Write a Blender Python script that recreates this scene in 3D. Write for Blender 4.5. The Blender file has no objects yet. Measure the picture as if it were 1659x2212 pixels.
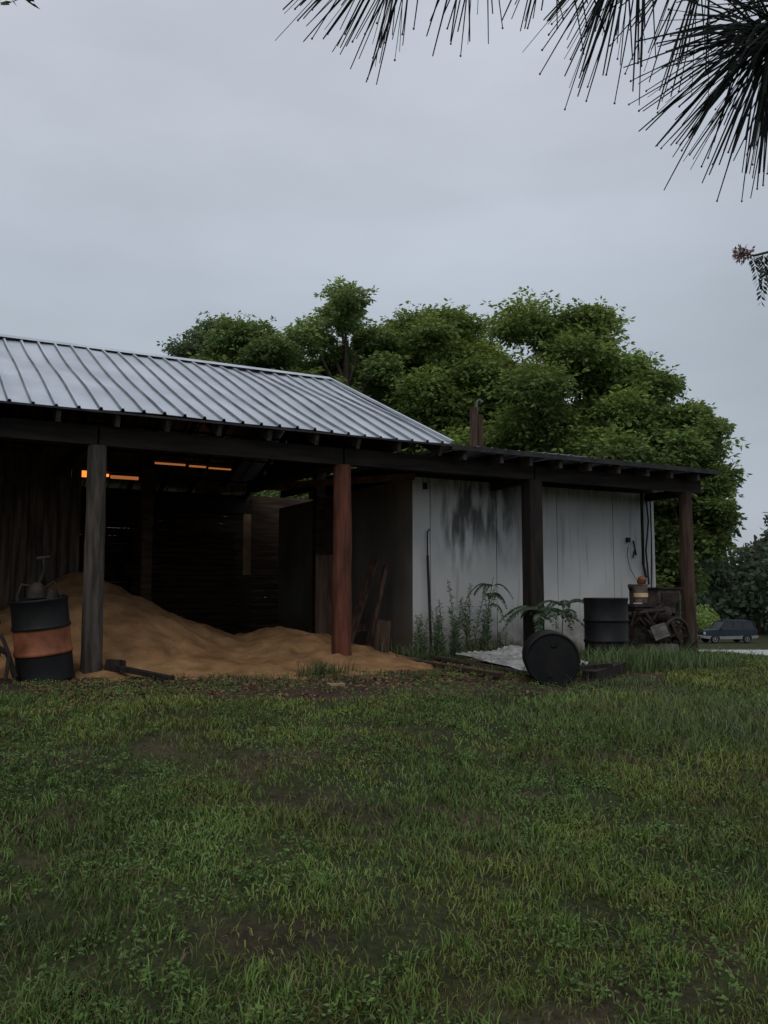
import bpy, math, random
import numpy as np
from mathutils import Vector, Matrix
random.seed(7); rng=np.random.default_rng(7)
scene=bpy.context.scene
scene.view_settings.view_transform='Standard'; scene.view_settings.look='None'
scene.view_settings.exposure=0; scene.view_settings.gamma=1

# ------------------------------------------------------------------ frame
# world = barn frame: X along the eave, Y into the barn, z=0 barn floor
CX,CY,CZ=-1.87,-10.31,0.88
FX,FY=0.477,0.879
RX,RY=0.879,-0.477
def site(r,f,z):   # metres right / forward of the standing point
    return (CX+RX*r+FX*f, CY+RY*r+FY*f, z)

# ------------------------------------------------------------------ noise
_tabs={}
def vnoise(x,y,s,seed=0):
    if seed not in _tabs: _tabs[seed]=np.random.default_rng(seed+100).random((256,256))
    T=_tabs[seed]
    x=np.asarray(x,float)/s+1000; y=np.asarray(y,float)/s+1000
    xi=np.floor(x).astype(int); yi=np.floor(y).astype(int)
    fx=x-xi; fy=y-yi; fx=fx*fx*(3-2*fx); fy=fy*fy*(3-2*fy)
    g=lambda a,b:T[a%256,b%256]
    return (g(xi,yi)*(1-fx)+g(xi+1,yi)*fx)*(1-fy)+(g(xi,yi+1)*(1-fx)+g(xi+1,yi+1)*fx)*fy
def fnoise(x,y,s,seed=0,o=4):
    v=0;a=1;t=0
    for i in range(o):
        v=v+a*vnoise(x,y,s/2**i,seed+i); t+=a; a*=.5
    return v/t
def sstep(a,b,x):
    t=np.clip((x-a)/(b-a),0,1); return t*t*(3-2*t)
def gz(X,Y):
    X=np.asarray(X,float);Y=np.asarray(Y,float)
    f=(X-CX)*FX+(Y-CY)*FY
    front=-0.62*sstep(0,1,np.clip((-0.6-Y)/11.0,0,1))
    m=np.maximum(sstep(9.2,12,X),sstep(8.5,12,Y))
    fall=np.interp(f,[10,13,15,30,45,76,130,300],[0,-.14,-.28,-1.16,-1.97,-3.04,-3.4,-3.4])
    n=(fnoise(X,Y,1.7,3)-.5)*.09*sstep(-1.0,-3,Y)*sstep(13,9,X)+(fnoise(X,Y,.35,9,2)-.5)*.03*sstep(.2,-1.0,Y)
    return front*(1-m)+m*fall+n

# ------------------------------------------------------------------ materials
def newmat(name):
    m=bpy.data.materials.new(name); m.use_nodes=True
    nt=m.node_tree; b=nt.nodes['Principled BSDF']; return m,nt,b
def noise_mat(name,c1,c2,scale=5,stretch=(1,1,1),rough=.8,metal=0,bump=.2,detail=6,lo=.35,hi=.65,bscale=None,spec=.3,coord='Object'):
    m,nt,b=newmat(name); N=nt.nodes; L=nt.links
    tc=N.new('ShaderNodeTexCoord'); mp=N.new('ShaderNodeMapping'); mp.inputs['Scale'].default_value=stretch
    L.new(tc.outputs[coord],mp.inputs['Vector'])
    n=N.new('ShaderNodeTexNoise'); n.inputs['Scale'].default_value=scale; n.inputs['Detail'].default_value=detail
    L.new(mp.outputs[0],n.inputs['Vector'])
    r=N.new('ShaderNodeValToRGB'); r.color_ramp.elements[0].position=lo; r.color_ramp.elements[1].position=hi
    r.color_ramp.elements[0].color=(*c1,1); r.color_ramp.elements[1].color=(*c2,1)
    L.new(n.outputs['Fac'],r.inputs[0]); L.new(r.outputs[0],b.inputs['Base Color'])
    b.inputs['Roughness'].default_value=rough; b.inputs['Metallic'].default_value=metal
    b.inputs['Specular IOR Level'].default_value=spec
    if bump:
        n2=N.new('ShaderNodeTexNoise'); n2.inputs['Scale'].default_value=bscale or scale*3; n2.inputs['Detail'].default_value=5
        L.new(mp.outputs[0],n2.inputs['Vector'])
        bp=N.new('ShaderNodeBump'); bp.inputs['Strength'].default_value=bump; bp.inputs['Distance'].default_value=.02
        L.new(n2.outputs['Fac'],bp.inputs['Height']); L.new(bp.outputs[0],b.inputs['Normal'])
    return m
def attr_mat(name,rough=.7,transl=.3,mult=(1,1,1),spec=.25,noise=0):
    m,nt,b=newmat(name); N=nt.nodes; L=nt.links
    a=N.new('ShaderNodeAttribute'); a.attribute_name='Col'
    L.new(a.outputs['Color'],b.inputs['Base Color'])
    b.inputs['Roughness'].default_value=rough; b.inputs['Specular IOR Level'].default_value=spec
    if transl>0:
        t=N.new('ShaderNodeBsdfTranslucent'); L.new(a.outputs['Color'],t.inputs['Color'])
        s=N.new('ShaderNodeMixShader'); s.inputs[0].default_value=transl
        L.new(b.outputs[0],s.inputs[1]); L.new(t.outputs[0],s.inputs[2])
        L.new(s.outputs[0],N['Material Output'].inputs['Surface'])
    return m

wood_grey=noise_mat('wood_grey',(.026,.022,.018),(.085,.070,.058),6,(3,3,.35),.85,bump=.5)
wood_red=noise_mat('wood_red',(.038,.013,.008),(.13,.042,.023),5,(3,3,.35),.8,bump=.5)
wood_dark=noise_mat('wood_dark',(.007,.005,.004),(.024,.016,.013),5,(3,3,.4),.85,bump=.5)
wood_brown=noise_mat('wood_brown',(.024,.014,.010),(.080,.046,.030),5,(3,3,.35),.85,bump=.5)
beam_mat=noise_mat('beam_wood',(.009,.007,.006),(.032,.023,.018),4,(.4,3,3),.85,bump=.4)
tail_mat=noise_mat('rafter_end_wood',(.028,.022,.018),(.085,.070,.056),6,(3,3,3),.85,bump=.4)
board_mat=noise_mat('board_wood',(.022,.016,.012),(.09,.065,.048),5,(3,3,.3),.9,bump=.5)
slat_mat=noise_mat('slat_wood',(.018,.011,.007),(.070,.042,.026),4,(.4,3,4),.9,bump=.5)
metal_roof=noise_mat('galvanized_metal',(.42,.46,.50),(.58,.62,.66),1.6,(1,.5,1),.45,metal=.75,bump=.05,spec=.5)
rib_mat=noise_mat('roof_rib_shade',(.10,.11,.12),(.22,.23,.25),3,(1,.5,1),.6,metal=.3,bump=.05)  # rib flanks: their shading is put into a darker colour
metal_sheet=noise_mat('sheet_metal',(.30,.29,.27),(.72,.72,.70),6,(1,1,1),.35,metal=.5,bump=.1,spec=.5)
sawdust=noise_mat('sawdust',(.15,.080,.036),(.31,.18,.085),3,(1,1,1),.95,bump=1,bscale=45,spec=.1,lo=.3,hi=.7,detail=10)
drum_black=noise_mat('drum_black',(.004,.005,.006),(.012,.011,.010),5,rough=.55,bump=.1,spec=.2)
drum_orange=noise_mat('drum_orange',(.11,.034,.014),(.26,.09,.042),5,rough=.6,bump=.15)
rust=noise_mat('rusty_metal',(.008,.007,.006),(.036,.022,.016),8,rough=.75,bump=.4)
concrete=noise_mat('concrete_block_grey',(.08,.075,.07),(.16,.15,.14),12,rough=.95,bump=.5)
bark=noise_mat('bark',(.03,.022,.016),(.10,.08,.06),6,(3,3,.6),.9,bump=.8)
dark_metal=noise_mat('dark_metal',(.010,.010,.011),(.032,.028,.026),7,rough=.6,bump=.1)
cream=noise_mat('cream_paint',(.45,.30,.15),(.65,.47,.28),4,rough=.8,bump=.1)

def wall_mat(name,c1,c2,grime):
    m,nt,b=newmat(name); N=nt.nodes; L=nt.links
    g=N.new('ShaderNodeNewGeometry'); sep=N.new('ShaderNodeSeparateXYZ'); L.new(g.outputs['Position'],sep.inputs[0])
    def noise(scale,st,det=6):
        mp=N.new('ShaderNodeMapping'); mp.inputs['Scale'].default_value=st; L.new(g.outputs['Position'],mp.inputs[0])
        n=N.new('ShaderNodeTexNoise'); n.inputs['Scale'].default_value=scale; n.inputs['Detail'].default_value=det
        L.new(mp.outputs[0],n.inputs[0]); return n.outputs['Fac']
    def mr(v,a,b_,c=0,d=1):
        r=N.new('ShaderNodeMapRange'); r.inputs[1].default_value=a; r.inputs[2].default_value=b_; r.inputs[3].default_value=c; r.inputs[4].default_value=d
        r.interpolation_type='SMOOTHSTEP'
        L.new(v,r.inputs[0]); return r.outputs[0]
    def math_(op,a,b_):
        n=N.new('ShaderNodeMath'); n.operation=op
        for i,v in enumerate((a,b_)):
            if isinstance(v,(int,float)): n.inputs[i].default_value=v
            else: L.new(v,n.inputs[i])
        return n.outputs[0]
    def mix(fac,c1,c2):
        n=N.new('ShaderNodeMix'); n.data_type='RGBA'; L.new(fac,n.inputs[0])
        for i,v in ((6,c1),(7,c2)):
            if isinstance(v,tuple): n.inputs[i].default_value=(*v,1)
            else: L.new(v,n.inputs[i])
        return n.outputs[2]
    base=mix(mr(noise(.9,(1,1,.8)),.35,.65),c1,c2)
    if grime:
        st=mr(noise(2.6,(3.0,3.0,.55),8),.38,.60)
        zone=math_('MULTIPLY',mr(sep.outputs[0],5.0,5.5),mr(sep.outputs[0],7.0,6.4))
        zt=mr(math_('ADD',sep.outputs[2],math_('MULTIPLY',noise(1.3,(2,2,.3)),1.6)),1.9,2.75)
        streak=math_('MULTIPLY',math_('MULTIPLY',st,zone),zt)
        base=mix(math_('MULTIPLY',streak,.86),base,(.050,.052,.052))
        td=math_('MULTIPLY',mr(sep.outputs[2],2.35,2.68),mr(noise(4,(3,3,.2)),.4,.6))
        base=mix(math_('MULTIPLY',td,.5),base,(.10,.10,.10))
    s2=math_('MULTIPLY',mr(noise(3,(4,4,.25)),.56,.72),.4)
    base=mix(s2,base,(c1[0]*.4,c1[1]*.39,c1[2]*.36))
    lo=math_('MULTIPLY',mr(sep.outputs[2],.85,.0),mr(noise(3,(1,1,1)),.3,.6,.35,1))
    base=mix(lo,base,(.11,.09,.06))
    L.new(base,b.inputs['Base Color']); b.inputs['Roughness'].default_value=.75; b.inputs['Specular IOR Level'].default_value=.2
    return m
white_wall=wall_mat('painted_panel',(.47,.47,.46),(.58,.58,.565),True)
side_wall=wall_mat('painted_panel_shaded',(.15,.14,.122),(.23,.215,.19),False)  # shaded copy of the white panel, interior gloom put into its colour

# ------------------------------------------------------------------ mesh helpers
def empty(name):
    o=bpy.data.objects.new(name,None); scene.collection.objects.link(o); return o
def mkobj(name,V,F,mat,parent=None,smooth=False,fm=None):
    me=bpy.data.meshes.new(name); me.from_pydata([tuple(v) for v in V],[],F); 
    mats=mat if isinstance(mat,(list,tuple)) else [mat]
    for m in mats: me.materials.append(m)
    if fm is not None: me.polygons.foreach_set('material_index',fm)
    if smooth: me.polygons.foreach_set('use_smooth',[True]*len(me.polygons))
    me.update()
    o=bpy.data.objects.new(name,me); scene.collection.objects.link(o)
    if parent: o.parent=parent
    return o
def npmesh(name,V,F,mat,col=None,parent=None,smooth=False):
    me=bpy.data.meshes.new(name); V=np.asarray(V,np.float32); F=np.asarray(F,np.int32); k=F.shape[1]
    me.vertices.add(len(V)); me.vertices.foreach_set('co',V.ravel())
    me.loops.add(F.size); me.loops.foreach_set('vertex_index',F.ravel())
    me.polygons.add(len(F)); me.polygons.foreach_set('loop_start',np.arange(0,F.size,k,dtype=np.int32))
    me.polygons.foreach_set('loop_total',np.full(len(F),k,np.int32))
    if smooth: me.polygons.foreach_set('use_smooth',np.ones(len(F),bool))
    me.update(calc_edges=True)
    if col is not None:
        a=me.attributes.new('Col','FLOAT_COLOR','POINT'); c=np.ones((len(V),4),np.float32); c[:,:3]=col
        a.data.foreach_set('color',c.ravel())
    me.materials.append(mat)
    o=bpy.data.objects.new(name,me); scene.collection.objects.link(o)
    if parent: o.parent=parent
    return o
class G:
    def __init__(s): s.V=[];s.F=[];s.M=[]
    def add(s,V,F,m=0):
        n=len(s.V); s.V+= [tuple(v) for v in V]; s.F+=[tuple(i+n for i in f) for f in F]; s.M+=[m]*len(F)
    def box(s,x0,x1,y0,y1,z0,z1,m=0):
        V=[(x,y,z) for z in (z0,z1) for y in (y0,y1) for x in (x0,x1)]
        s.add(V,[(0,2,3,1),(4,5,7,6),(0,1,5,4),(2,6,7,3),(0,4,6,2),(1,3,7,5)],m)
    def beam(s,p0,p1,w,h,m=0,roll=0):
        p0=Vector(p0);p1=Vector(p1);d=(p1-p0).normalized()
        up=Vector((0,0,1)) if abs(d.z)<.95 else Vector((0,1,0))
        a=d.cross(up).normalized(); b=a.cross(d)
        if roll: 
            R=Matrix.Rotation(roll,3,d); a=R@a;b=R@b
        V=[]
        for p in (p0,p1):
            for i,j in ((-1,-1),(1,-1),(1,1),(-1,1)): V.append(p+a*w/2*i+b*h/2*j)
        s.add(V,[(0,3,2,1),(4,5,6,7),(0,1,5,4),(1,2,6,5),(2,3,7,6),(3,0,4,7)],m)
    def tube(s,pts,rad,seg=10,m=0,jit=0,cap=True):
        pts=[Vector(p) for p in pts]; n=len(pts); V=[]
        if not isinstance(rad,(list,tuple)): rad=[rad]*n
        prev=None
        for i,p in enumerate(pts):
            d=(pts[min(i+1,n-1)]-pts[max(i-1,0)]).normalized()
            if prev is None:
                up=Vector((1,0,0)) if abs(d.x)<.9 else Vector((0,1,0)); a=(up-d*up.dot(d)).normalized()
            else: a=(prev-d*prev.dot(d)).normalized()
            prev=a; b=d.cross(a)
            for k in range(seg):
                t=2*math.pi*k/seg; r=rad[i]*(1+random.uniform(-jit,jit))
                V.append(p+(a*math.cos(t)+b*math.sin(t))*r)
        F=[]
        for i in range(n-1):
            for k in range(seg):
                k2=(k+1)%seg; F.append((i*seg+k,i*seg+k2,(i+1)*seg+k2,(i+1)*seg+k))
        if cap: F.append(tuple(range(seg-1,-1,-1))); F.append(tuple(range((n-1)*seg,n*seg)))
        s.add(V,F,m)
    def lathe(s,prof,seg=32,M=None,mats=None):
        V=[];F=[];ms=[]
        for r,z in prof:
            for k in range(seg):
                t=2*math.pi*k/seg; v=Vector((r*math.cos(t),r*math.sin(t),z)); V.append(M@v if M else v)
        for i in range(len(prof)-1):
            for k in range(seg):
                k2=(k+1)%seg; F.append((i*seg+k,i*seg+k2,(i+1)*seg+k2,(i+1)*seg+k)); ms.append(mats[i] if mats else 0)
        F.append(tuple(range(seg-1,-1,-1))); ms.append(ms[0]); F.append(tuple(range((len(prof)-1)*seg,len(prof)*seg))); ms.append(ms[-2])
        n=len(s.V); s.V+=[tuple(v) for v in V]; s.F+=[tuple(i+n for i in f) for f in F]; s.M+=ms
    def obj(s,name,mat,parent=None,smooth=False,bevel=0):
        o=mkobj(name,s.V,s.F,mat,parent,smooth,s.M if isinstance(mat,(list,tuple)) else None)
        if bevel:
            b=o.modifiers.new('bevel','BEVEL'); b.width=bevel; b.segments=2; b.limit_method='ANGLE'
        if smooth:
            for p in o.data.polygons: p.use_smooth=True
            e=o.modifiers.new('es','EDGE_SPLIT'); e.split_angle=math.radians(40)
        return o

# ------------------------------------------------------------------ ground
rr=np.concatenate([[0],np.geomspace(.5,2500,300)]); nt_=420
th=np.linspace(0,2*math.pi,nt_,endpoint=False)
R_,T_=np.meshgrid(rr,th,indexing='ij')
X=CX+R_*np.cos(T_); Y=CY+R_*np.sin(T_)
yedge=lambda X:np.interp(X,[-6,0.3,2.9,4.8,5.8,7,12],[-1.3,-1.9,-3.0,-3.4,-2.9,-.9,-.2])
def dirtmask(X,Y):
    e=yedge(X)+(fnoise(X,Y,.9,20)-.5)*1.6
    near=sstep(-.35,.25,Y-e)*sstep(11,9.5,X)*sstep(9.5,8,Y)
    f=(X-CX)*FX+(Y-CY)*FY
    p=fnoise(X,Y,.6,30,5); patch=sstep(.54,.70,p)*.75
    patch=patch*sstep(8,5.5,f)
    return np.clip(np.maximum(near,patch),0,1)
Z=gz(X,Y)
D=dirtmask(X,Y)
V=np.stack([X,Y,Z],-1).reshape(-1,3)
i=np.arange(len(rr)-1)[:,None]*nt_; j=np.arange(nt_)[None,:]; j2=(j+1)%nt_
F=np.stack([i+j,i+nt_+j,i+nt_+j2,i+j2],-1).reshape(-1,4)
m,nt,b=newmat('ground_soil'); N=nt.nodes;L=nt.links
at=N.new('ShaderNodeAttribute'); at.attribute_name='Col'; geo=N.new('ShaderNodeNewGeometry')
n1=N.new('ShaderNodeTexNoise'); n1.inputs['Scale'].default_value=1.3; n1.inputs['Detail'].default_value=9; n1.inputs['Roughness'].default_value=.65; L.new(geo.outputs['Position'],n1.inputs[0])
n2=N.new('ShaderNodeTexNoise'); n2.inputs['Scale'].default_value=28; n2.inputs['Detail'].default_value=6; L.new(geo.outputs['Position'],n2.inputs[0])
def ramp(src,c1,c2,a=.35,bb=.65):
    r=N.new('ShaderNodeValToRGB'); r.color_ramp.elements[0].position=a; r.color_ramp.elements[1].position=bb
    r.color_ramp.elements[0].color=(*c1,1); r.color_ramp.elements[1].color=(*c2,1); L.new(src,r.inputs[0]); return r.outputs[0]
green=ramp(n1.outputs['Fac'],(.026,.034,.012),(.052,.058,.022))
soil=ramp(n1.outputs['Fac'],(.036,.024,.017),(.10,.068,.045))
mx=N.new('ShaderNodeMix'); mx.data_type='RGBA'; L.new(at.outputs['Fac'],mx.inputs[0]); L.new(green,mx.inputs[6]); L.new(soil,mx.inputs[7])
m2=N.new('ShaderNodeMix'); m2.data_type='RGBA'; m2.blend_type='MULTIPLY'; m2.inputs[0].default_value=1
L.new(mx.outputs[2],m2.inputs[6]); L.new(ramp(n2.outputs['Fac'],(.45,.45,.45),(1,1,1),.3,.7),m2.inputs[7])
L.new(m2.outputs[2],b.inputs['Base Color']); b.inputs['Roughness'].default_value=.95; b.inputs['Specular IOR Level'].default_value=.15
bp=N.new('ShaderNodeBump'); bp.inputs['Strength'].default_value=.8; bp.inputs['Distance'].default_value=.03; L.new(n2.outputs['Fac'],bp.inputs['Height']); L.new(bp.outputs[0],b.inputs['Normal'])
ground=npmesh('ground',V,F,m,np.repeat(D.reshape(-1,1),3,1),smooth=True)

# ------------------------------------------------------------------ grass
def blades(Xp,Yp,h,w,lean,col,zoff=0):
    n=len(Xp); az=rng.uniform(0,2*math.pi,n); la=rng.uniform(0,2*math.pi,n)
    px=np.cos(az)*w/2; py=np.sin(az)*w/2
    lx=np.cos(la)*lean*h; ly=np.sin(la)*lean*h
    z=gz(Xp,Yp)-.005+zoff
    V=np.zeros((n,5,3)); 
    V[:,0]=np.stack([Xp-px,Yp-py,z],-1); V[:,1]=np.stack([Xp+px,Yp+py,z],-1)
    mx_,my_=Xp+lx*.35,Yp+ly*.35; mz=z+h*.6
    V[:,2]=np.stack([mx_+px*.8,my_+py*.8,mz],-1); V[:,3]=np.stack([mx_-px*.8,my_-py*.8,mz],-1)
    V[:,4]=np.stack([Xp+lx,Yp+ly,z+h*np.sqrt(np.clip(1-lean**2*.6,.1,1))],-1)
    b=np.arange(n)[:,None]*5
    F=np.concatenate([b+[0,1,2],b+[0,2,3],b+[3,2,4]])
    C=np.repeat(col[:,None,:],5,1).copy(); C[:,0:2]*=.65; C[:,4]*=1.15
    return V.reshape(-1,3),F,C.reshape(-1,3)
def grass_pts(n,r0,r1,a0,a1,p=1.0):
    r=r0+(r1-r0)*rng.random(n)**p; a=rng.uniform(a0,a1,n)
    f=r*np.cos(a); s=r*np.sin(a)
    return CX+RX*s+FX*f, CY+RY*s+FY*f, r
parts=[]
Xp,Yp,r=grass_pts(270000,2.2,14,-.60,.60)
d=dirtmask(Xp,Yp); inside=(Yp>-.1)&(Xp<9.6)
dens=.22+.78*sstep(.34,.56,fnoise(Xp,Yp,.35,44,4))
keep=(rng.random(len(Xp))>d*.93)&(~inside)&(rng.random(len(Xp))<dens); Xp,Yp,r=Xp[keep],Yp[keep],r[keep]
tall=sstep(.50,.62,fnoise(Xp,Yp,1.6,50,3))
sr=(Xp-CX)*RX+(Yp-CY)*RY; sf=(Xp-CX)*FX+(Yp-CY)*FY
rightpatch=sstep(.9,2.0,sr)*sstep(5.6,6.4,sf)*sstep(9.4,8.4,sf)
h=(.020+.032*rng.random(len(Xp)))*(1+.6*tall+2.2*rightpatch*rng.random(len(Xp)))
w=(.0035+.003*rng.random(len(Xp)))*(1+np.maximum(r-4,0)*.16)
lean=rng.uniform(.2,1.2,len(Xp))
gcol=np.array([.096,.155,.034]); 
v=fnoise(Xp,Yp,.6,60,5); v2=fnoise(Xp,Yp,1.5,70,4)
col=gcol*(.15+1.7*v)[:,None]*(1+.5*(rng.random((len(Xp),1))-.5))
yel=sstep(.45,.62,v2)[:,None]; col=col*(1-yel)+yel*col*np.array([1.3,.98,.9])
dry=(rng.random(len(Xp))<.12)[:,None]; col=np.where(dry,np.array([.14,.10,.052]),col)
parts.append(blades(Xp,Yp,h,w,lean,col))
tx,ty,tr=grass_pts(900,2.6,12,-.6,.6); ok=dirtmask(tx,ty)<.5; ok&=~((ty>-.1)&(tx<9.6)); tx,ty=tx[ok],ty[ok]
k=26; Xp=np.repeat(tx,k)+rng.normal(0,.035,len(tx)*k); Yp=np.repeat(ty,k)+rng.normal(0,.035,len(ty)*k)
h=rng.uniform(.03,.085,len(Xp)); col=gcol*rng.uniform(.7,1.5,(len(tx),1)).repeat(k,0)
parts.append(blades(Xp,Yp,h,np.full(len(Xp),.006),rng.uniform(.1,.9,len(Xp)),col))
def patch(n,cx,cy,sx,sy,h0,h1,colr,w=.008):
    Xp=rng.normal(cx,sx,n);Yp=rng.normal(cy,sy,n); ok=~((Yp>.85)&(Xp<9.8)&(Xp>4.6)); Xp,Yp=Xp[ok],Yp[ok]; n=len(Xp)
    c=np.array(colr)*rng.uniform(.6,1.4,(n,1)); parts.append(blades(Xp,Yp,rng.uniform(h0,h1,n),np.full(n,w),rng.uniform(.1,.8,n),c))
patch(2800,6.3,-2.0,.65,.22,.12,.36,(.09,.13,.045))
patch(900,7.5,-1.7,.5,.25,.06,.20,(.075,.11,.035))
patch(260,9.3,-.6,.3,.3,.04,.10,(.075,.11,.035))
patch(260,2.35,-1.1,.13,.10,.08,.24,(.06,.085,.03))
patch(400,1.9,-1.6,.9,.25,.04,.12,(.06,.085,.03))
patch(700,5.2,.45,.6,.15,.1,.35,(.075,.11,.04))
patch(300,4.9,-3.1,.4,.15,.05,.13,(.075,.11,.04))
patch(3000,4.4,-4.9,.8,.55,.08,.21,(.105,.13,.06),.005)
Xp,Yp,r=grass_pts(40000,13,60,.15,.60,1.3); ok=~((Xp<9.8)&(Yp>-.1)); Xp,Yp,r=Xp[ok],Yp[ok],r[ok]
fz=(Xp-CX)*FX+(Yp-CY)*FY; sr=(Xp-CX)*RX+(Yp-CY)*RY
tc_=(fz-16.2-(sr-6.5)*.35); ok=((fz<32.0)|(fz>51))&~((tc_>-.3)&(tc_<4.8)); Xp,Yp,r=Xp[ok],Yp[ok],r[ok]
parts.append(blades(Xp,Yp,rng.uniform(.02,.05,len(Xp)),.014+r*.001,rng.uniform(.1,.8,len(Xp)),np.array([.10,.15,.04])*rng.uniform(.6,1.5,(len(Xp),1))))
off=0;VV=[];FF=[];CC=[]
for a,f_,c in parts: VV.append(a);FF.append(f_+off);CC.append(c);off+=len(a)
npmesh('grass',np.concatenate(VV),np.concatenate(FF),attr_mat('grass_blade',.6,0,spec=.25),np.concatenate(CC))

def leafquads(P,Dr,Ln,Wd,col,fold=.15):
    n=len(P); Dr=Dr/np.linalg.norm(Dr,axis=1,keepdims=True)
    rnd=rng.normal(size=(n,3)); S=np.cross(Dr,rnd); S/=np.linalg.norm(S,axis=1,keepdims=True)+1e-9
    U=np.cross(S,Dr); Ln=np.asarray(Ln).reshape(-1,1); Wd=np.asarray(Wd).reshape(-1,1)
    V=np.stack([P,P+Dr*Ln*.5+S*Wd/2+U*Wd*fold,P+Dr*Ln,P+Dr*Ln*.5-S*Wd/2+U*Wd*fold],1).reshape(-1,3)
    F=np.arange(n*4).reshape(-1,4); return V,F,np.repeat(col,4,0)
tx,ty,tr=grass_pts(8000,2.3,11,-.6,.6,.9); pw=fnoise(tx,ty,.6,80,3); ok=(pw>.48)&(~((ty>-.6)&(tx<9.6))); tx,ty=tx[ok],ty[ok]
k=10; n=len(tx)*k; P=np.stack([np.repeat(tx,k)+rng.normal(0,.02,n),np.repeat(ty,k)+rng.normal(0,.02,n),np.zeros(n)],-1); P[:,2]=gz(P[:,0],P[:,1])+rng.uniform(.008,.045,n)
az=rng.uniform(0,6.283,n); Dr=np.stack([np.cos(az),np.sin(az),rng.uniform(-.2,.6,n)],-1)
V,F,C=leafquads(P,Dr,rng.uniform(.012,.030,n),rng.uniform(.008,.015,n),np.array([.088,.150,.036])*np.repeat(rng.uniform(.6,1.5,(len(tx),1)),k,0))
leafmat=attr_mat('weed_leaf',.6,.2,spec=.25)
npmesh('clover_weeds',V,F,leafmat,C)

# ------------------------------------------------------------------ driveway
rs=np.linspace(10,110,60); prof=[31.5,34,38,43,48,50.2]
V=[];F=[]
for a in rs:
    for f in prof:
        x,y,_=site(a,f+.8*math.sin(a*.12),0); V.append((x,y,float(gz(x,y))+.06))
k=len(prof)
for i in range(len(rs)-1):
    for j in range(k-1): F.append((i*k+j,(i+1)*k+j,(i+1)*k+j+1,i*k+j+1))
mkobj('gravel_driveway',V,F,noise_mat('gravel',(.28,.27,.26),(.45,.45,.45),1.5,rough=.9,bump=.3,bscale=20),smooth=True)
V=[];F=[]; rs=np.linspace(6.5,30,40); fs=[16.2,17,18,19,20,20.8]
for a in rs:
    for f in fs:
        ff=f+(a-6.5)*.35+.3*math.sin(a*.9); x,y,_=site(a,ff,0); V.append((x,y,float(gz(x,y))+.02))
for i in range(len(rs)-1):
    for j in range(5): F.append((i*6+j,(i+1)*6+j,(i+1)*6+j+1,i*6+j+1))
mkobj('dirt_track',V,F,noise_mat('track_soil',(.07,.05,.038),(.16,.12,.09),1.2,rough=.95,bump=.4,bscale=15),smooth=True)

# ------------------------------------------------------------------ barn
barn=empty('barn')
EZ=2.95; EY=-.38; RYy=3.62; RZ=4.72; XL=-8.0; XR=4.55; BY=7.6
def roof_sheet(name,x0,x1,p0,p1,pitch=.235,rib=.032,two=True):
    xs=[];hs=[];dk=[]; x=x0
    while x<x1:
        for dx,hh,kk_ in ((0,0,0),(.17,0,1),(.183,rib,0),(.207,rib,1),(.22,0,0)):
            if x+dx<=x1: xs.append(x+dx);hs.append(hh);dk.append(kk_)
        x+=pitch
    xs.append(x1);hs.append(0);dk.append(0)
    d=Vector((0,p1[0]-p0[0],p1[1]-p0[1])); nrm=Vector((0,-d.z,d.y)).normalized()
    if nrm.z<0: nrm=-nrm
    V=[];F=[];fm=[];ns=8
    for i_ in range(ns+1):
        t=i_/ns
        for x,hh in zip(xs,hs):
            wob=.012*math.sin(x*1.3+i_*.9)+.008*math.sin(x*3.1+i_)
            V.append((x,p0[0]+d.y*t+nrm.y*(hh+wob),p0[1]+d.z*t+nrm.z*(hh+wob)))
    m_=len(xs)
    for i_ in range(ns):
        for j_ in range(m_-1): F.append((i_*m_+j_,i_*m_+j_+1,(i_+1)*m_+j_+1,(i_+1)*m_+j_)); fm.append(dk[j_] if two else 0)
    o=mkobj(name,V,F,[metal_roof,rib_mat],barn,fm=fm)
    so=o.modifiers.new('s','SOLIDIFY'); so.thickness=.006; so.offset=-1
    return o
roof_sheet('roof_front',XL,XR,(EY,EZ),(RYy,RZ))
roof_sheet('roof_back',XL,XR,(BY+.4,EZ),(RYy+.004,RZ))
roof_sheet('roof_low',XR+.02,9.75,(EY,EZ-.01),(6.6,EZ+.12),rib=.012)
g=G()
for s_ in (-1,1):
    yy=RYy+s_*.16; zz=RZ+.045-.16*.446
    g.add([(XL,RYy,RZ+.055),(XR+.03,RYy,RZ+.055),(XR+.03,yy,zz),(XL,yy,zz)],[(0,1,2,3)] if s_<0 else [(3,2,1,0)])
g.beam((XR+.03,EY,EZ+.03),(XR+.03,RYy,RZ+.03),.05,.035)
g.beam((XR+.03,BY+.4,EZ+.03),(XR+.03,RYy,RZ+.03),.05,.035)
g.obj('ridge_cap',metal_roof,barn)
g=G(); g.box(XL,XR+.01,EY-.018,EY+.015,EZ-.035,EZ-.012); g.box(XR+.012,9.77,EY-.02,EY+.02,EZ-.075,EZ-.005); g.box(9.752,9.79,EY+.021,6.6,EZ-.075,EZ+.0)
g.obj('drip_edge',dark_metal,barn)
sl=(RZ-EZ)/(RYy-EY)
g=G(); gt=G()
x=XL+.2
while x<XR:
    j_=random.uniform(-.03,.03)
    g.beam((x+j_,EY+.30,EZ+.23*sl-.10),(x+j_,RYy,RZ-.12),.045,.13)
    gt.beam((x+j_,EY+.06,EZ-.10),(x+j_,EY+.295,EZ+.235*sl-.10),.05,.135)
    g.beam((x+j_,BY+.3,EZ-.10),(x+j_,RYy,RZ-.12),.045,.13)
    x+=.61
x=XR+.3
while x<9.75:
    j_=random.uniform(-.04,.04)
    g.beam((x+j_,EY+.30,EZ-.10),(x+j_,6.4,EZ+.02),.05,.14); gt.beam((x+j_,EY+.05,EZ-.12),(x+j_,EY+.295,EZ-.12),.055,.14); x+=.56
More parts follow.
